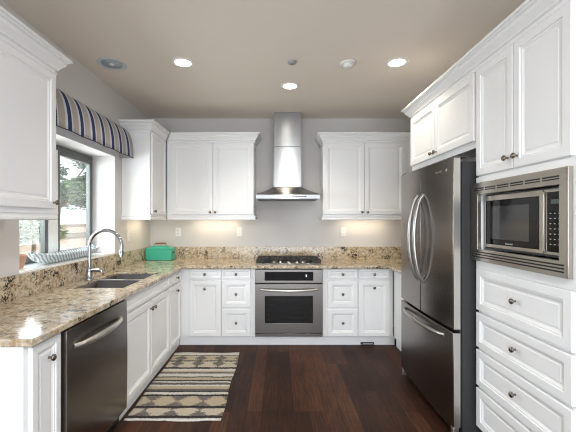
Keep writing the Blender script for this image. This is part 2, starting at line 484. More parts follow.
def shell(W, D, z0, z1, yf=.022, front_hole=None, plate=True):
    """open box cabinet: sides, top, bottom, back and a face plate"""
    t = .018; mb = MB()
    mb.box(0, t, yf+t, D, z0, z1).box(W-t, W, yf+t, D, z0, z1)
    mb.box(t, W-t, yf+t, D, z0, z0+t).box(t, W-t, D-.006, D, z0+t, z1-t)
    mb.box(t, W-t, yf+t, D, z1-t, z1)
    if front_hole:
        a, b, c, d = front_hole
        mb2 = MB().cells([0, a, b, W], [z0, c, d, z1], lambda i, j: not (i == 1 and j == 1), 0, t)
        mb2.v = [(x, yf+z, y) for x, y, z in mb2.v]
        mb.add(mb2.v, mb2.f)
    else: mb.box(0, W, yf, yf+t, z0, z1)
    return mb
def base_cab(label, loc, rotz, W, D, fronts, hole=None, tk=(0, 0), top=True, z1=.862):
    c = thing('base_cabinet', label, 'cabinet', loc, rotz)
    s = shell(W, D, .10, z1, front_hole=hole)
    if not top:   # open top below the sink: rebuild without the lid
        t = .018; s = MB().box(0, t, .04, D, .10, z1).box(W-t, W, .04, D, .10, z1).box(t, W-t, .04, D, .10, .118).box(t, W-t, D-.006, D, .118, z1).box(0, W, .022, .04, .10, z1)
    s.build('carcass', 'white', c)
    MB().box(tk[0], W+tk[1], .045, .06, 0, .0995).build('toe_kick', 'white', c)
    for f in fronts: front(c, *f)
    return c
def upper(label, loc, rotz, W, D, z0, z1, doors, crown_path, rail_path, kw={}, name='wall_cabinet', crown_k=1, rk={}):
    c = thing(name, label, 'cabinet', loc, rotz)
    shell(W, D, z0+.05, z1).build('carcass', 'white', c)
    for f in doors: front(c, *f)
    if crown_path: MB().sweep(crown_path, lift(CROWN, z1-.002, crown_k), **kw).build('crown_molding', 'white', c)
    if rail_path: MB().sweep(rail_path, lift(RAIL, z0), **rk).build('light_rail', 'white', c)
    return c

CT0, CT1 = .8635, .897        # worktop underside and top
YF = 3.735; XF = -1.06        # door-front planes of back and left runs
XRF = 1.245                   # right run
# back run --------------------------------------------------
DB = YB - YF - .004
X0 = XF + .045
def B(label, xa, xb, fronts, **k):
    return base_cab(label, (xa, YF, 0), 0, xb-xa-.001, DB, fronts, **k)
B('white base cabinet with a drawer over a door, left of oven beside the inner corner', -1.081, -.629,
  [('drawer', .099, .449, .747, .855, ((.271, .799),)), ('door', .099, .449, .108, .727, ((.271, .64),))], tk=(-.023, 0))
B('white three-drawer base cabinet directly left of the oven', -.629, -.285,
  [('drawer', .006, .326, .747, .855, ((.166, .799),)), ('drawer', .006, .326, .432, .727, ((.166, .58),)), ('drawer', .006, .326, .108, .412, ((.166, .262),))])
B('white three-drawer base cabinet directly right of the oven', .525, .889,
  [('drawer', .026, .358, .747, .855, ((.192, .799),)), ('drawer', .026, .358, .432, .727, ((.192, .58),)), ('drawer', .026, .358, .108, .412, ((.192, .262),))])
B('white base cabinet with a drawer over a door, right of oven beside the refrigerator', .889, 1.286,
  [('drawer', .008, .345, .747, .855, ((.176, .799),)), ('door', .008, .345, .108, .727, ((.176, .65),))], tk=(0, .0225))
# oven housing: frame round the built-in oven
oc = thing('oven_cabinet', 'white cabinet surround housing the built-in oven beneath the cooktop', 'cabinet', (-.285, YF, 0))
Wc = .809
h = MB().box(0, .018, .04, DB, .10, .862).box(Wc-.018, Wc, .04, DB, .10, .862).box(.018, Wc-.018, .04, DB, .085, .0995).box(.018, Wc-.018, DB-.006, DB, .0995, .862)
fr = MB().cells([0, .030, .782, Wc], [.0996, .106, .8565, .862], lambda i, j: not (i == 1 and j == 1), 0, .018)
h.add([(x, .022+z, y) for x, y, z in fr.v], fr.f)
h.build('carcass', 'white', oc)
MB().box(0, Wc, .045, .06, 0, .0845).build('toe_kick', 'white', oc)

# left run --------------------------------------------------
DL = XF - XL - .004
R90 = PI/2
def Lc(label, ya, yb, fronts, **k):
    return base_cab(label, (XF, ya, 0), R90, yb-ya-.001, DL, fronts, **k)
c = Lc('narrow white base cabinet at the near end of the left counter, before the dishwasher', 1.432, 1.655,
   [('door', .022, .216, .108, .850, ((.125, .765),))])
Lc('white sink base cabinet with double doors, next to the dishwasher', 2.338, 3.312,
   [('false_drawer_front', .008, .966, .747, .855, ()), ('door', .008, .484, .108, .727, ((.452, .665),)), ('door', .490, .966, .108, .727, ((.522, .665),))], top=False)
Lc('white left-run base cabinet with drawer and door, nearest the inner corner', 3.312, 3.775,
   [('drawer', .012, .372, .747, .855, ((.20, .799),)), ('door', .012, .372, .108, .727, ((.20, .665),))])
# right run (mostly behind the refrigerator)
rc = base_cab('white base cabinet at far right, mostly hidden behind the refrigerator', (XRF+.02, 3.733, 0), -R90, .64, XR-XRF-.026,
         [('drawer', .27, .63, .747, .855, ((.45, .799),)), ('door', .27, .63, .108, .727, ((.57, .665),))])

# dishwasher --------------------------------------------------
dw = thing('dishwasher', 'dark stainless steel dishwasher with curved bar handle under the left counter', 'dishwasher', (XF+.015, 1.66, 0), R90)
Wd = .672
MB().box(.005, Wd-.005, .04, DL-.02, .10, .850).build('tub', 'cable', dw)
# slightly bowed door
d = MB(); n = 12; prof = []
for i in range(n+1):
    t = i/n; prof.append((-.006*math.sin(PI*t) , .105 + .745*t))
vs = []
for y, z in prof: vs += [(.004, y, z), (Wd-.004, y, z)]
fs = [(2*i, 2*i+1, 2*i+3, 2*i+2) for i in range(n)]
m0 = len(vs); vs += [(.004, .038, prof[0][1]), (Wd-.004, .038, prof[0][1]), (.004, .038, prof[-1][1]), (Wd-.004, .038, prof[-1][1])]
fs += [(m0, m0+1, 1, 0), (2*n, 2*n+1, m0+3, m0+2), (m0, m0+2, m0+3, m0+1), tuple([2*i for i in range(n+1)] + [m0+2, m0]), tuple([2*i+1 for i in range(n, -1, -1)] + [m0+1, m0+3])]
dd = d.add(vs, fs).build('door', 'steel_dark', dw, bevel=.002)
def bow_handle(length, out, r, y0, axis='x', n=18, flat=1.0, base=.0):
    """arched bar starting and ending on the door, bowing outwards (-y)"""
    pts = []
    for i in range(n+1):
        t = i/n; a = -length/2 + length*t
        o = y0 - base - out*(math.sin(PI*t)**.55)
        pts.append((a, o, 0) if axis == 'x' else (0, o, a))
    rr = [r*(.75+.25*math.sin(PI*i/n)) for i in range(n+1)]
    return MB().tube(pts, rr, 12, flat=flat)
bow_handle(.50, .045, .018, .004).build('handle', 'steel_light', dd, (Wd*.47, -.0055, .752))
MB().box(.008, Wd-.008, .05, .062, 0, .10).build('toe_panel', 'black', dw)

# worktop ------------------------------------------------------
wt = thing('countertop', 'speckled beige granite countertop running round three walls', 'countertop', (0, 0, 0))
SX0, SX1, SY0, SY1 = -1.54, -1.15, 2.50, 3.22
xs = [XL+.003, SX0, SX1, -1.035, 1.215, XR-.003]; ys = [1.418, SY0, SY1, 3.70, YB-.003]
EY = 3.095
ys = sorted(ys + [EY])
def keepc(i, j):
    x = (xs[i]+xs[i+1])/2; y = (ys[j]+ys[j+1])/2
    if y > 3.70: return True
    if x < -1.035: return not (SX0 < x < SX1 and SY0 < y < SY1)
    return x > 1.215 and y > EY
MB().cells(xs, ys, keepc, CT0, CT1).build('worktop', 'granite', wt, bevel=.006)
bs = MB().box(XL+.003, XL+.023, 1.418, YB-.003, CT1, 1.05)
bs.box(XL+.023, XR-.023, YB-.023, YB-.003, CT1, 1.05).box(XR-.023, XR-.003, EY, YB-.003, CT1, 1.05)
bs.build('backsplash', 'granite', wt)

# sink ----------------------------------------------------------
sk = thing('sink', 'stainless steel double bowl undermount sink below the window', 'sink', ((SX0+SX1)/2, (SY0+SY1)/2, CT0))
def bowl(y0, y1, depth):
    x0, x1 = SX0+.004, SX1-.004; t = .003
    cx, cy = (SX0+SX1)/2, (SY0+SY1)/2
    x0 -= cx; x1 -= cx; y0 -= cy; y1 -= cy
    def ring(ins, z, r):
        pts = []
        for (qx, qy, a0) in ((x1-ins-r, y1-ins-r, 0), (x0+ins+r, y1-ins-r, 90), (x0+ins+r, y0+ins+r, 180), (x1-ins-r, y0+ins+r, 270)):
            for k in range(5):
                a = math.radians(a0+22.5*k); pts.append((qx+r*math.cos(a), qy+r*math.sin(a), z))
        return pts
    top = -.004+.022
    R = [ring(-.002, top, .04), ring(0, top-.002, .04), ring(.006, -depth+.03, .05), ring(.03, -depth, .04)]
    vs = sum(R, []); n = 20; fs = []
    for i in range(3):
        for k in range(n): k2 = (k+1) % n; fs.append((i*n+k, i*n+k2, (i+1)*n+k2, (i+1)*n+k))
    fs.append(tuple(range(3*n, 4*n)))
    o = MB().add(vs, fs, True).build('bowl', 'sinksteel', sk)
    so = o.modifiers.new('solid', 'SOLIDIFY'); so.thickness = .002; so.offset = -1
    MB().lathe([(.040, 0), (.036, .003), (.02, .001), (.0001, .001)], ((x0+x1)/2, (y0+y1)/2, -depth+.0025)).build('drain', 'chrome', o)
bowl(SY0+.004, 2.885, .19); bowl(2.905, SY1-.004, .19)
MB().box(SX0+.006-(SX0+SX1)/2, SX1-.006-(SX0+SX1)/2, 2.8875-(SY0+SY1)/2, 2.9025-(SY0+SY1)/2, .0, .0265).build('divider', 'steel_light', sk, bevel=.004)

# faucet ----------------------------------------------------------
fx, fy = -1.60, 2.86
fa = thing('faucet', 'polished chrome gooseneck kitchen faucet standing behind the sink', 'faucet', (fx, fy, CT1))
MB().lathe([(.034, .0005), (.034, .008), (.027, .014), (.024, .05), (.024, .085), (.020, .092), (.0165, .10)], seg=24).build('base', 'chrome', fa)
pts = [(0, 0, .10), (0, 0, .20), (0, 0, .275)]
R_ = .142
for i in range(1, 16):
    a = PI - (PI*1.06)*i/15
    pts.append((R_ + R_*math.cos(a), -.02*i/15, .275 + R_*math.sin(a)))
MB().tube(pts, .0145, 14).build('spout', 'chrome', fa)
e = Vector(pts[-1]); dr = (e - Vector(pts[-2])).normalized()
MB().tube([e, e+dr*.02, e+dr*.055], [.016, .019, .019], 14).build('spray_head', 'chrome', fa)
MB().tube([(.019, 0, .078), (.060, -.004, .078), (.092, -.006, .078)], [.015, .014, .018], 12).build('valve', 'chrome', fa)
MB().tube([(.096, -.006, .078), (.118, -.015, .070), (.138, -.045, .052)], [.018, .012, .009], 12).build('lever', 'chrome', fa)

# oven ----------------------------------------------------------
OX0, OX1 = -.253, .495
ov = thing('oven', 'built-in stainless steel wall oven with dark window under the cooktop', 'oven', (OX0, YF-.012, 0))
Wo = OX1-OX0
t = .004
cav = MB().box(.05, .052, .04, .55, .15, .66).box(Wo-.052, Wo-.05, .04, .55, .15, .66).box(.052, Wo-.052, .54, .545, .15, .66).box(.052, Wo-.052, .04, .54, .15, .154).box(.052, Wo-.052, .04, .54, .656, .66)
cav.build('body', 'black', ov)
cp = MB().box(0, Wo, 0, .033, .704, .853).build('control_panel', 'steel_oven', ov, bevel=.003)
MB().box(.105, Wo-.105, -.003, -.0005, .730, .828).build('display', 'blackglass', cp, bevel=.001)
dg = MB()
dg.box(.560, .572, -.0036, -.0031, .772, .796)
dg.build('clock_readout', 'led', cp)
# door with window hole
dr_ = MB().cells([0, .108, Wo-.108, Wo], [.150, .258, .560, .694], lambda i, j: not (i == 1 and j == 1), 0, .034)
dr_.v = [(x, z, y) for x, y, z in dr_.v]
od = dr_.build('door', 'steel_oven', ov, bevel=.002)
MB().box(.1085, Wo-.1085, .003, .008, .2585, .5595).build('window', 'ovenglass', od)
wfm = MB().cells([.1085, .128, Wo-.128, Wo-.1085], [.2585, .280, .545, .5595], lambda i, j: not (i == 1 and j == 1), 0, .003)
wfm.v = [(x, z+.0085, y) for x, y, z in wfm.v]; wfm.build('window_border', 'black', od)
hp = []
for i in range(21):
    u = i/20; hp.append((.055 + (Wo-.11)*u, -.030-.022*math.sin(PI*u), .636-.010*math.sin(PI*u)))
hd = MB().tube(hp, .0125, 12)
for x in (.075, Wo-.075): hd.tube([(x, -.0005, .636), (x, -.032, .635)], .009, 10)
hd.build('handle', 'steel_light', od)
MB().box(0, Wo, 0, .033, .110, .146).build('lower_trim', 'steel_oven', ov, bevel=.002)
for zz in (.33, .45):
    rk_ = MB()
    for y in (.06, .5): rk_.tube([(.054, y, zz), (Wo-.054, y, zz)], .004, 6)
    for k in range(17):
        x = .075 + (Wo-.15)*k/16; rk_.tube([(x, .06, zz), (x, .5, zz)], .002, 5)
    rk_.build('rack', 'chrome', ov)

# cooktop ----------------------------------------------------------
ck = thing('cooktop', 'black gas cooktop with cast iron grates and silver knobs on back counter', 'cooktop', ((OX0+OX1)/2, 4.05, CT1))
MB().box(-.374, .374, -.250, .250, .0008, .012).build('tray', 'steel', ck, bevel=.004)
MB().box(-.371, .371, -.243, .247, .012, .0155).build('burner_pan', 'black', ck, bevel=.002)
for cx_ in (-.245, 0, .245):
    g = MB(); a, b_ = cx_-.118, cx_+.118; y0, y1 = -.190, .232
    if cx_ == 0: y0 = -.10
    for x in (a, b_): g.box(x-.005, x+.005, y0, y1, .040, .050)
    for y in (y0, y1): g.box(a, b_, y-.005, y+.005, .040, .050)
    g.box(a, b_, y0+.10, y0+.108, .0403, .0497); g.box(a, b_, y1-.108, y1-.10, .0403, .0497)
    g.box(a, b_, (y0+y1)/2-.004, (y0+y1)/2+.004, .040, .050)
    g.box(cx_-.004, cx_+.004, y0, y1, .0401, .0499)
    for x in (a+.05, b_-.05): g.box(x-.004, x+.004, y0, y1, .0402, .0498)
    for x in (a, b_):
        for y in (y0, y1): g.box(x-.006, x+.006, y-.006, y+.006, .0158, .040)
    g.build('grate', 'castiron', ck)
for x, y, r in ((-.245, -.09, .045), (-.245, .13, .036), (.245, -.09, .036), (.245, .13, .045), (0, .06, .055)):
    bn = MB().lathe([(r, 0), (r, .008), (r*.85, .012), (r*.85, .017), (r*.7, .019), (.0001, .019)], (x, y, .0158)).build('burner', 'castiron', ck)
for x in (-.165, -.095, 0, .095, .165):
    MB().lathe([(.019, 0), (.019, .004), (.016, .006), (.014, .016), (.011, .018), (.0001, .018)], (x, -.212 if abs(x) > .01 else -.218, .0158)).build('control_knob', 'handle', ck)

# range hood ----------------------------------------------------------
HX = .117
hd_ = thing('range_hood', 'stainless steel chimney range hood on the back wall above the cooktop', 'range hood', (HX, YB-.003, 1.65))
hw, hdp = .374, .50
MB().box(-.1725, .1725, -.270, 0, .157, .655).build('lower_duct_cover', 'steel_hood', hd_, bevel=.003)
MB().box(-.168, .168, -.265, 0, .656, ZC-1.65-.002).build('upper_duct_cover', 'steel_hood', hd_, bevel=.003)
# flared canopy
vs = []; lv = [(0.0, 1.0), (.045, 1.0), (.060, .97), (.090, .78), (.120, .62), (.145, .52), (.156, .485)]
for z, k in lv:
    xw = hw*k if k > .485 else .180; yd = hdp*k if k > .56 else hdp*.56*1.0
    kk = (k-.485)/.515; xw = .178 + (hw-.178)*kk; yd = .276 + (hdp-.276)*kk
    vs += [(-xw, -yd, z), (xw, -yd, z), (xw, 0, z), (-xw, 0, z)]
fs = []
for i in range(len(lv)-1):
    for k in range(4): k2 = (k+1) % 4; fs.append((i*4+k, i*4+k2, i*4+4+k2, i*4+4+k))
n = len(lv)-1; fs.append(tuple(n*4+k for k in range(4))); fs.append((3, 2, 1, 0))
cn = MB().add(vs, fs).build('canopy', 'steel_hood', hd_)
MB().box(-.355, .355, -.485, -.03, -.006, -.0005).build('grease_filter', 'cable', cn)
bt = MB()
for k in range(5): bt.box(.05+.035*k, .075+.035*k, -hdp-.002, -hdp-.0003, .016, .030)
bt.build('button_strip', 'black', cn)
sl = MB()
for k in range(22): sl.box(-.33+.03*k, -.312+.03*k, -hdp+.004, -hdp+.012, -.012, -.0065)
sl.build('filter_slats', 'black', cn)

# wall cabinets ----------------------------------------------------------
ZU0, ZU1 = 1.40, 2.345
YU = 4.10; XU = -1.356
ud = YB-YU-.003
# back left (two doors)
W_ = 1.064-.001
upper('white double-door wall cabinet on back wall left of range hood', (XU+.001, YU, 0), 0, W_, ud, ZU0, ZU1,
      [('door', .062, .560, 1.468, 2.337, ((.530, 1.495),)), ('door', .565, W_-.006, 1.468, 2.337, ((.594, 1.495),))],
      [(W_, ud), (W_, .022), (0, .022)][::-1], [(0, .022), (W_, .022), (W_, ud)],
      kw=dict(start=(1, -1)), rk=dict(start=(1, -1)))
# left far (one door, facing the room)
YL = 3.618; Wl = YB-.003-YL
c = upper('white corner wall cabinet on left wall between window and back wall', (XU, YL, 0), R90, Wl, XU-XL-.003, ZU0, ZU1,
      [('door', .030, .46, 1.468, 2.337, ((.060, 1.495),))],
      [(0, XU-XL-.003), (0, .022), (YU+.022-YL, .022)], [(0, XU-XL-.003), (0, .022), (YU+.022-YL, .022)],
      kw=dict(end=(-1, -1)), rk=dict(end=(-1, -1)))
# back right
X1 = .551; W_ = XR-.003-X1
upper('white double-door wall cabinet on back wall right of range hood', (X1, YU, 0), 0, W_, ud, ZU0, ZU1,
      [('door', .010, .500, 1.468, 2.337, ((.470, 1.495),)), ('door', .506, .996, 1.468, 2.337, ((.536, 1.495),))],
      [(0, ud), (0, .022), (W_, .022)], [(0, ud), (0, .022), (W_, .022)])
# left near (by the camera)
W_ = .93
upper('white wall cabinet at near left beside the window valance', (XU, 2.068-W_, 0), R90, W_, XU-XL-.003, ZU0, 2.295,
      [('door', .006, .392, 1.468, 2.287, ((.362, 1.495),)), ('door', .398, .924, 1.468, 2.287, ((.896, 1.505),))],
      [(0, XU-XL-.003), (0, .022), (W_, .022), (W_, XU-XL-.003)], [(0, XU-XL-.003), (0, .022), (W_, .022), (W_, XU-XL-.003)])
# above refrigerator
YT = 2.125; YA = 3.185; W_ = YA-YT-.001; rd = XR-XRF-.003
upper('white two-door wall cabinet mounted above the refrigerator', (XRF, YA, 0), -R90, W_, rd, 1.845, ZU1,
      [('door', .015, .500, 1.905, 2.337, ((.470, 1.935),)), ('door', .506, 1.035, 1.905, 2.337, ((.536, 1.935),))],
      [(0, rd), (0, .022), (W_, .022)], None)
fr_ = bpy.data.objects
# face strip under those doors
ab = [o for o in COL.objects if o.name.startswith('wall_cabinet')][-1]
MB().box(0, W_, .022, .04, 1.862, 1.894).build('bottom_rail', 'white', ab)

# tall cabinet --------------------------------------------------------
Wt = YT-1.385
tc = thing('tall_cabinet', 'tall white pantry-height cabinet with microwave niche and drawers at right edge', 'cabinet', (XRF, YT, 0), -R90)
tb = MB(); t = .018; yf = .022
tb.box(0, t, yf+t, rd, .10, ZU1).box(Wt-t, Wt, yf+t, rd, .10, ZU1)
for z in (.10, 1.13, 1.635, ZU1-t): tb.box(t, Wt-t, yf+t, rd, z, z+t)
tb.box(t, Wt-t, rd-.006, rd, .118, ZU1-t)
ff = MB().cells([0, .035, Wt-.035, Wt], [.10, 1.148, 1.635, ZU1], lambda i, j: not (i == 1 and j == 1), 0, t)
tb.add([(x, yf+z, y) for x, y, z in ff.v], ff.f)
tb.build('carcass', 'white', tc)
fp = MB().cells([.0005, .045, Wt-.045, Wt-.0005], [1.10, 1.165, 1.615, 1.665], lambda i, j: not (i == 1 and j == 1), 0, .0175)
fp.v = [(x, .004+z, y) for x, y, z in fp.v]
fp.build('niche_frame', 'white', tc)
MB().box(0, Wt, .06, .075, 0, .0995).build('toe_kick', 'white', tc)
for z0, z1 in ((.838, 1.098), (.608, .822), (.368, .590), (.108, .350)):
    front(tc, 'drawer', .003, .697, z0, z1, ((.360, (z0+z1)/2 + .006),))
front(tc, 'door', .003, .334, 1.675, 2.337, ((.301, 1.735),))
front(tc, 'door', .340, .694, 1.675, 2.337, ((.373, 1.735),))
MB().sweep([(0, .022), (Wt, .022), (Wt, rd)], lift(CROWN, ZU1-.002)).build('crown_molding', 'white', tc)
for o in (): pass

# microwave -----------------------------------------------------------
mw = thing('microwave', 'stainless steel built-in microwave with louvered trim in the tall cabinet', 'microwave', (1.225, 2.146, 0), -R90)
TW = .7225; tz0, tz1 = 1.150, 1.629; TP = .0225
tr = MB().cells([0, .076, TW-.047, TW], [tz0, 1.222, 1.556, tz1], lambda i, j: not (i == 1 and j == 1), 0, TP)
tr.v = [(x, z, y) for x, y, z in tr.v]
tro = tr.build('trim_frame', 'steel_warm', mw, bevel=.002)
lo_ = None
for z0, z1 in ((1.566, 1.612), (1.168, 1.212)):
    lo = MB()
    for r in range(3):
        zz = z0 + (z1-z0)*(r+.5)/3
        if z0 > 1.5:
            if r == 1:
                for k in range(6): [lo.box(.045+.108*k, .138+.108*k, -.0025, -.0004, zz+q-.0035, zz+q+.0035) for q in (-.009, .003)]
        else: lo.box(.02, TW-.02, -.0025, -.0004, zz-.0035, zz+.0035)
    lo.build('louver', 'dark_slot', tro)
for zs in ((1.160, 1.183, 1.197), (1.618, 1.574, 1.604)):
    lr = MB()
    for zz in zs: lr.box(.006, TW-.006, -.004, -.0027, zz-.003, zz+.003)
    lr.build('louver_blade', 'steel_warm', tro)
my = .042
MB().box(.060, TW-.040, my+.020, .42, 1.226, 1.552).build('body', 'cable', mw)
md = MB().box(.079, .533, my, my+.019, 1.238, 1.545).build('door', 'steel_warm', mw, bevel=.002)
MB().box(.096, .509, my-.0025, my-.0004, 1.256, 1.516).build('glass', 'blackglass', md, bevel=.001)
MB().box(.139, .449, my-.0032, my-.0026, 1.290, 1.480).build('viewing_window', mat('mesh_window', (.03,.03,.032), .08), md)
mp_ = MB().box(.537, .680, my, my+.019, 1.238, 1.545).build('control_panel', 'steel_warm', mw, bevel=.002)
MB().box(.562, .678, my-.0025, my-.0004, 1.252, 1.530).build('keypad', 'blackglass', mp_)
for r in range(7):
    kp = MB()
    for q in range(3):
        kp.box(.578+.024*q, .587+.024*q, my-.0031, my-.0026, 1.285+.024*r, 1.289+.024*r)
    kp.build('key_row', 'keyprint', mp_)
MB().box(.585, .640, my-.0032, my-.0026, 1.475, 1.495).build('clock', mat('clock_glow', (.10,.13,.12), .3), mp_)
MB().box(.541, .551, my-.010, my-.0004, 1.250, 1.532).build('handle', 'steel_light', mw, bevel=.003)

def text(s, size, parent, loc, m, name='lettering'):
    cu = bpy.data.curves.new(name, 'FONT'); cu.body = s; cu.size = size; cu.extrude = .0003; cu.align_x = 'CENTER'
    tmp = bpy.data.objects.new('tmp', cu); COL.objects.link(tmp)
    dg_ = bpy.context.evaluated_depsgraph_get(); dg_.update()
    me = bpy.data.meshes.new_from_object(tmp.evaluated_get(dg_))
    bpy.data.objects.remove(tmp); bpy.data.curves.remove(cu)
    me.materials.clear(); me.materials.append(M[m])
    o = bpy.data.objects.new(name, me); COL.objects.link(o); o.parent = parent
    o.location = loc; o.rotation_euler = (PI/2, 0, 0)
    return o
text('KitchenAid', .013, md, (.300, my-.0032, 1.264), 'keyprint')
text('KitchenAid', .018, od, (Wo/2, -.0006, .188), 'cable')

# refrigerator ---------------------------------------------------------
rf = thing('refrigerator', 'tall dark stainless french door refrigerator with bottom freezer', 'refrigerator', (1.10, 3.055, 0), -R90)
Wf = .91; fd = .062
MB().box(.004, Wf-.004, fd+.012, .74, .035, 1.775).build('body', 'fridge_body', rf, bevel=.004)
MB().box(.012, Wf-.012, fd+.0005, fd+.0115, .08, 1.77).build('gasket', 'gasket', rf)
def bowed(x0, x1, z0, z1, bow=.016):
    """door slab whose front bows gently across the full width of the fridge"""
    n = 14; vs = []; fs = []
    def yy(x):
        u = (x/Wf)*2-1; return bow*(u*u) - .0
    for i in range(n+1):
        x = x0+(x1-x0)*i/n
        vs += [(x, yy(x), z0), (x, yy(x), z1), (x, fd, z1), (x, fd, z0)]
    for i in range(n):
        a = i*4
        for k in range(4): k2 = (k+1) % 4; fs.append((a+k, a+4+k, a+4+k2, a+k2))
    fs += [(0, 1, 2, 3), (n*4+3, n*4+2, n*4+1, n*4)]
    return MB().add(vs, fs)
d1 = bowed(.002, .4525, .700, 1.80).build('door', 'steel_dark', rf, bevel=.005)
d2 = bowed(.4575, Wf-.002, .700, 1.80).build('door', 'steel_dark', rf, bevel=.005)
d3 = bowed(.002, Wf-.002, .075, .680).build('freezer_drawer', 'steel_dark', rf, bevel=.005)
for dd_, z0, z1 in ((d2, .703, 1.797), (d3, .078, .677)): MB().box(Wf-.0017, Wf-.0005, .020, fd-.001, z0, z1).build('edge_sheen_strip', 'steel_light', dd_)  # lighter silver on the near edges, reflected brightness put into the colour
for dd_, x in ((d1, .405), (d2, .505)):
    bow_handle(.66, .072, .0145, .002, 'z').build('handle', 'handle', dd_, (x, .0, 1.262))
bow_handle(.70, .060, .0145, .012, 'x').build('handle', 'handle', d3, (Wf/2, 0, .632))
MB().box(.02, Wf-.02, .045, .06, .02, .072).build('grille', 'black', rf)
for x in (.05, Wf-.05):
    MB().lathe([(.022, 0), (.022, .018), (.014, .022), (.014, .035)], (x, .10, 0)).build('foot', 'black', rf)
    MB().box(x-.045, x+.045, .02, .11, 1.8005, 1.810).build('hinge_cover', 'cable', rf, bevel=.004)
for x in (.012, Wf-.042): MB().box(x, x+.03, .02, .06, .012, .070).build('corner_foot', 'steel_light', rf, bevel=.003)
text('KitchenAid', .020, d2, (.74, .0015, 1.722), 'steel_light')
MB().lathe([(.010, 0), (.010, .002), (.0001, .0025)], (.835, .009, 1.728), '-Y').build('badge', 'steel_light', d2)

# valance --------------------------------------------------------------
VY0, VY1 = 2.12, 3.565
vl = thing('window_valance', 'beige window valance with navy blue stripes above the sink window', 'valance', (XL, VY0, 2.055))
vs = []; fs = []; nu, nv = 44, 10
LV = VY1-VY0
def vprof(v, y):
    a = v*PI/2
    out = .145*math.sin(a)**.7 + .003; z = .318*math.cos(a)**.9 if v < 1 else 0
    return out, z
for i in range(nu+1):
    y = LV*i/nu
    for j in range(nv+1):
        out, z = vprof(j/nv, y)
        k = j/nv
        vs.append((out + .0025*math.sin(y*2*PI/.324)*k, y, z + .002*math.sin(y*2*PI/.324+1)*k))
for i in range(nu):
    for j in range(nv): a = i*(nv+1)+j; fs.append((a, a+1, a+nv+2, a+nv+1))
vm = MB().add(vs, fs, True)
for i in (0, nu):   # closed ends
    row = vs[i*(nv+1):(i+1)*(nv+1)]
    a = len(vm.v); vm.add(list(row) + [(.004, row[0][1], row[-1][2])], [tuple(range(nv+2))])
vo = vm.build('fabric', 'valance', vl, fix=False)
so = vo.modifiers.new('solid', 'SOLIDIFY'); so.thickness = .004; so.offset = 0
MB().tube([(.008, -.002, .320), (.008, LV+.002, .320)], .006, 8).build('piping', 'piping', vl)
tops = [Vector(vs[i*(nv+1)+nv]) for i in range(nu+1)]
MB().tube(tops, .004, 6).build('hem', 'piping', vl)

# ceiling fittings ------------------------------------------------------
dl = None
def downlight(x, y, label):
    global dl
    if dl is None:
        dl = thing('recessed_light', label, 'ceiling light', (x, y, ZC), 0, 'recessed ceiling lights')
        MB().lathe([(.068, -.0008), (.070, -.006), (.090, -.004), (.092, -.0008)], seg=32).build('trim_ring', 'trimwhite', dl)
        MB().lathe([(.0001, -.004), (.066, -.0035), (.067, -.0008)], seg=32).build('lens', 'lamp', dl)
        return dl
    o = dl.copy(); COL.objects.link(o); o.location = (x, y, ZC); o['label'] = label
    for ch in list(dl.children):
        c_ = ch.copy(); COL.objects.link(c_); c_.parent = o
    return o
for x, y, l in ((-.805, 2.855, 'round recessed ceiling light at left, near the ceiling speaker'),
                (1.008, 2.855, 'round recessed ceiling light at right, nearest the cabinet over the refrigerator'),
                (.12, 3.355, 'round recessed ceiling light in front of the range hood')):
    downlight(x, y, l)
    light('downlight_bulb', 'SPOT', (x, y, ZC-.03), (0, 0, 0), 13, (1, .88, .72), .06, spot=math.radians(125), blend=.6)
sp = thing('ceiling_speaker', 'round grey ceiling speaker near the left wall above the window', 'speaker', (-1.42, 2.88, ZC))
MB().lathe([(.085, -.001), (.085, -.006), (.115, -.005), (.118, -.001)], seg=32).build('rim', 'speaker', sp)
MB().lathe([(.0001, -.004), (.084, -.004), (.0845, -.001)], seg=32).build('grille', mat('grille_dark', (.40,.46,.50), .6), sp)
MB().lathe([(.022, -.0045), (.016, -.010), (.0001, -.012)], seg=20).build('tweeter', 'trimwhite', sp)
tag(MB().lathe([(.0001, -.016), (.030, -.014), (.038, -.006), (.038, -.001)], seg=28).build('sprinkler_cover', mat('cover_grey', (.36,.35,.37), .5), loc=(.118, 2.845, ZC)),
    'small flat grey disc on the ceiling between two lights', 'sprinkler cover')
sd = thing('smoke_detector', 'round white smoke detector on the ceiling right of the grey disc', 'smoke detector', (.594, 2.86, ZC))
MB().lathe([(.066, -.001), (.066, -.010), (.050, -.014), (.0001, -.014)], seg=32).build('base', 'plastic', sd)
MB().lathe([(.038, -.0145), (.036, -.036), (.026, -.042), (.0001, -.042)], seg=28).build('sensor_head', 'plastic', sd)

# outlets ----------------------------------------------------------------
def outlet(loc, rotz, label):
    o = thing('wall_outlet', label, 'outlet', loc, rotz, 'wall outlets above the counter')
    MB().box(-.036, .036, -.006, 0, -.058, .058).build('cover_plate', 'plastic', o, bevel=.002)
    for z in (-.022, .022):
        s_ = MB().box(-.016, .016, -.009, -.0062, z-.014, z+.014).build('socket', 'trimwhite', o, bevel=.001)
        MB().box(-.008, -.005, -.0098, -.0092, z-.005, z+.006).box(.005, .008, -.0098, -.0092, z-.005, z+.006).build('slots', 'dark_slot', s_)
for x, l in ((-1.31, 'white double outlet on back wall near the teal box'), (-.505, 'white double outlet on back wall just left of the range hood'), (.86, 'white double outlet on back wall right of the cooktop')):
    outlet((x, YB-.001, 1.243), 0, l)
outlet((XL+.001, 3.78, 1.225), R90, 'white double outlet on left wall under the corner cabinet')

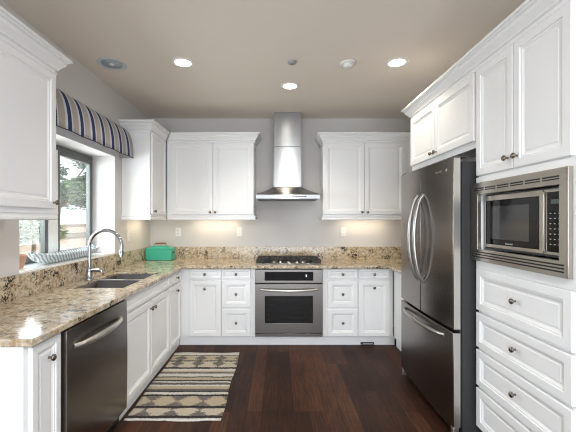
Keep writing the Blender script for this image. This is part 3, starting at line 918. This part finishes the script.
# under-cabinet lights ---------------------------------------------------
def ucl(x, y, z, ln, rotz, label, e):
    o = thing('under_cabinet_light', label, 'light', (x, y, z), rotz, 'slim lights under the wall cabinets')
    MB().box(-ln/2, ln/2, -.03, .03, -.018, -.001).build('housing', 'plastic', o, bevel=.002)
    MB().box(-ln/2+.01, ln/2-.01, -.022, .022, -.0205, -.0185).build('diffuser', 'lamp_soft', o)
    light('under_cabinet_glow', 'AREA', (x, y, z-.024), (0, 0, rotz), e, (1, .86, .62), ln*.9, .04)
ucl(-.80, 4.30, 1.4495, .62, 0, 'slim light under the wall cabinet left of the range hood', .7)
ucl(1.10, 4.30, 1.4495, .62, 0, 'slim light under the wall cabinet right of the range hood', .7)
ucl(-1.54, 3.95, 1.4495, .40, R90, 'slim light under the corner wall cabinet by the window', .5)

# teal box ----------------------------------------------------------------
tbx = thing('storage_box', 'teal metal box with reddish wooden handle in the counter corner', 'box', (-1.485, 4.26, CT1))
MB().box(-.160, .160, -.085, .085, .001, .135).build('body', 'teal', tbx, bevel=.008)
vs = [(-.162, -.087, .136), (.162, -.087, .136), (.162, .087, .136), (-.162, .087, .136),
      (-.160, -.085, .146), (.160, -.085, .146), (.160, .085, .146), (-.160, .085, .146),
      (-.085, -.04, .176), (.085, -.04, .176), (.085, .04, .176), (-.085, .04, .176)]
fs = [(3,2,1,0), (8,9,10,11)]
for a in (0, 4):
    for k in range(4): k2 = (k+1) % 4; fs.append((a+k, a+k2, a+4+k2, a+4+k))
ld = MB().add(vs, fs).build('lid', 'teal', tbx, bevel=.003)
br_ = MB()
for x in (-.068, .068): br_.tube([(x*1.15, 0, .1765), (x, 0, .20)], .005, 8)
br_.build('handle_bracket', 'teal', ld)
MB().tube([(-.070, 0, .204), (-.05, 0, .207), (.05, 0, .207), (.070, 0, .204)], [.008, .010, .010, .008], 12).build('handle', 'wood_handle', ld)
for x in (-.166, .166): MB().box(x-.005, x+.005, -.03, .03, .085, .105).build('latch', 'black', tbx)

# tray and pot on the sill --------------------------------------------------
ZS = WZ0+.019
vs = []; fs = []; nu, nv = 36, 12
for i in range(nu+1):
    u = -1+2*i/nu
    wd = .072*(1-abs(u)**6)**.5 + .014*abs(u)**3
    for j in range(nv+1):
        v = -1+2*j/nv
        vs.append((wd*v, .43*u + .02*u*abs(u)*v*v, .004 + .066*abs(v)**2.2*(1-.25*abs(u)**4) + .050*abs(u)**5))
for i in range(nu):
    for j in range(nv): a = i*(nv+1)+j; fs.append((a, a+1, a+nv+2, a+nv+1))
tr_ = MB().add(vs, fs, True).build('tray', 'tray', None, (-1.775, 2.86, ZS), rot=(0, 0, math.radians(1.5)))
so = tr_.modifiers.new('solid', 'SOLIDIFY'); so.thickness = .006; so.offset = 1
tag(tr_, 'long boat-shaped tray patterned blue and white on the window sill', 'tray')
pt = thing('terracotta_pot', 'small terracotta pot with a lid at near end of window sill', 'pot', (-1.81, 2.335, ZS))
MB().lathe([(.036, .0005), (.050, .045), (.056, .075), (.060, .077), (.060, .090), (.054, .090), (.050, .080)], seg=28).build('body', 'terracotta', pt)
MB().lathe([(.052, .0905), (.045, .098), (.015, .103), (.010, .108), (.016, .118), (.012, .126), (.0001, .128)], seg=24).build('lid', 'terracotta', pt)

# rug ------------------------------------------------------------------
nx, ny = 30, 50; vs = []; fs = []
RW, RL = .675, 1.195
for j in range(ny+1):
    for i in range(nx+1):
        x = RW*i/nx; y = RL*j/ny
        e_ = .006*math.sin(y*9)*(1 if i in (0, nx) else 0)
        vs.append((x+e_, y + .006*math.sin(x*11)*(j in (0, ny)), .006+.0015*math.sin(x*23+y*7)*math.sin(y*31)))
for j in range(ny):
    for i in range(nx): a = j*(nx+1)+i; fs.append((a, a+1, a+nx+2, a+nx+1))
rg = MB().add(vs, fs, True).build('rug', 'rug', None, (-1.075, 2.345, .0005), fix=False)
so = rg.modifiers.new('solid', 'SOLIDIFY'); so.thickness = .005; so.offset = -1
tag(rg, 'cream and black striped woven rug on the floor along the left cabinets', 'rug')

# toe-kick vent -----------------------------------------------------------
fv = thing('floor_vent', 'small black vent at floor level under the right back cabinets', 'vent', (1.0, YF+.0445, .0))
MB().box(-.075, .075, -.008, 0, .004, .032).build('frame', 'vent', fv, bevel=.002)
MB().box(-.05, .06, -.0105, -.0085, .013, .018).build('damper_lever', 'plastic', fv)

# ---------------------------------------------------------------- outdoors
pg = MB().box(-30, XL-WT-.02, -10, 40, -.25, -.13).build('garden_ground', 'patio'); struct(pg)
gw = thing('garden_wall', 'low stucco garden wall with stone cap outside the window', 'wall', (-5.3, 0, -.13))
MB().box(-.15, .15, 2, 22, 0, 1.10).build('stucco_face', 'stucco', gw)
MB().box(-.20, .20, 2, 22, 1.101, 1.18).build('stone_cap', 'stone_cap', gw, bevel=.01)
bw = thing('boundary_wall', 'pale stucco boundary wall farther back behind the low garden wall', 'wall', (-9.8, 0, -.13))
MB().box(-.15, .15, 2, 36, 0, 1.25).build('stucco_face', 'stucco', bw)
MB().box(-.20, .20, 2, 36, 1.251, 1.33).build('stone_cap', 'stone_cap', bw)
def leaves(blobs, n, size):
    mb = MB(); vs = []; fs = []
    for k in range(n):
        c_, r, sq = random.choice(blobs)
        d_ = Vector((random.gauss(0, 1), random.gauss(0, 1), random.gauss(0, 1))).normalized() * r * random.random()**.4
        p = Vector(c_) + Vector((d_.x, d_.y, d_.z*sq))
        q = Matrix.Rotation(random.random()*2*PI, 3, 'Z') @ Matrix.Rotation(random.gauss(0, .7), 3, 'X')
        s_ = size*random.uniform(.6, 1.3); a = len(vs)
        for l in ((-s_, 0, 0), (0, -s_*.35, .1*s_), (s_, 0, 0), (0, s_*.35, .1*s_)): vs.append(p + q @ Vector(l))
        fs.append((a, a+1, a+2, a+3))
    return mb.add(vs, fs)
tx, ty_ = -6.3, 9.3
trr = thing('tree', 'spreading green tree in the garden outside the sink window', 'tree', (tx, ty_, -.13))
blobs = [((.9*math.cos(a)+.3, 1.2*math.sin(a), 2.5+.5*math.sin(3*a)), .62, .45) for a in [i*2*PI/7 for i in range(7)]]
blobs += [((.8, .6, 3.3), .65, .5), ((-.4, -.6, 3.9), .7, .45), ((.6, -.9, 4.2), .6, .5), ((0, .3, 4.9), .9, .5), ((.9, 1.5, 3.7), .5, .4), ((-.5, -1.6, 3.1), .55, .5), ((1.2, -1.4, 2.2), .5, .5), ((.4, -2.0, 3.6), .5, .5), ((.2, 2.0, 4.6), .5, .5)]
leaves(blobs, 12000, .085).build('foliage', 'leaf', trr, fix=False)
MB().tube([(0, 0, .002), (.05, .05, 1.0), (.15, .1, 1.9)], [.16, .12, .09], 10).build('trunk', 'bark', trr)
brc = MB()
for c_, r, q in blobs[:12]:
    brc.tube([(.15, .1, 1.85), (c_[0]*.5+.1, c_[1]*.5+.05, (1.85+c_[2])/2+.1), c_], [.05, .03, .012], 6)
brc.build('branches', 'bark', trr)
sh = thing('shrub', 'green shrub by the garden wall seen through the near window pane', 'shrub', (-4.1, 5.6, -.13))
leaves([((0, 0, 1.38), .34, .6), ((.05, .35, 1.30), .30, .6), ((-.05, -.3, 1.30), .30, .7)], 2200, .045).build('foliage', 'leaf', sh, fix=False)
MB().tube([(0, 0, .002), (.05, 0, 1.2)], [.05, .03], 8).build('stem', 'bark', sh)
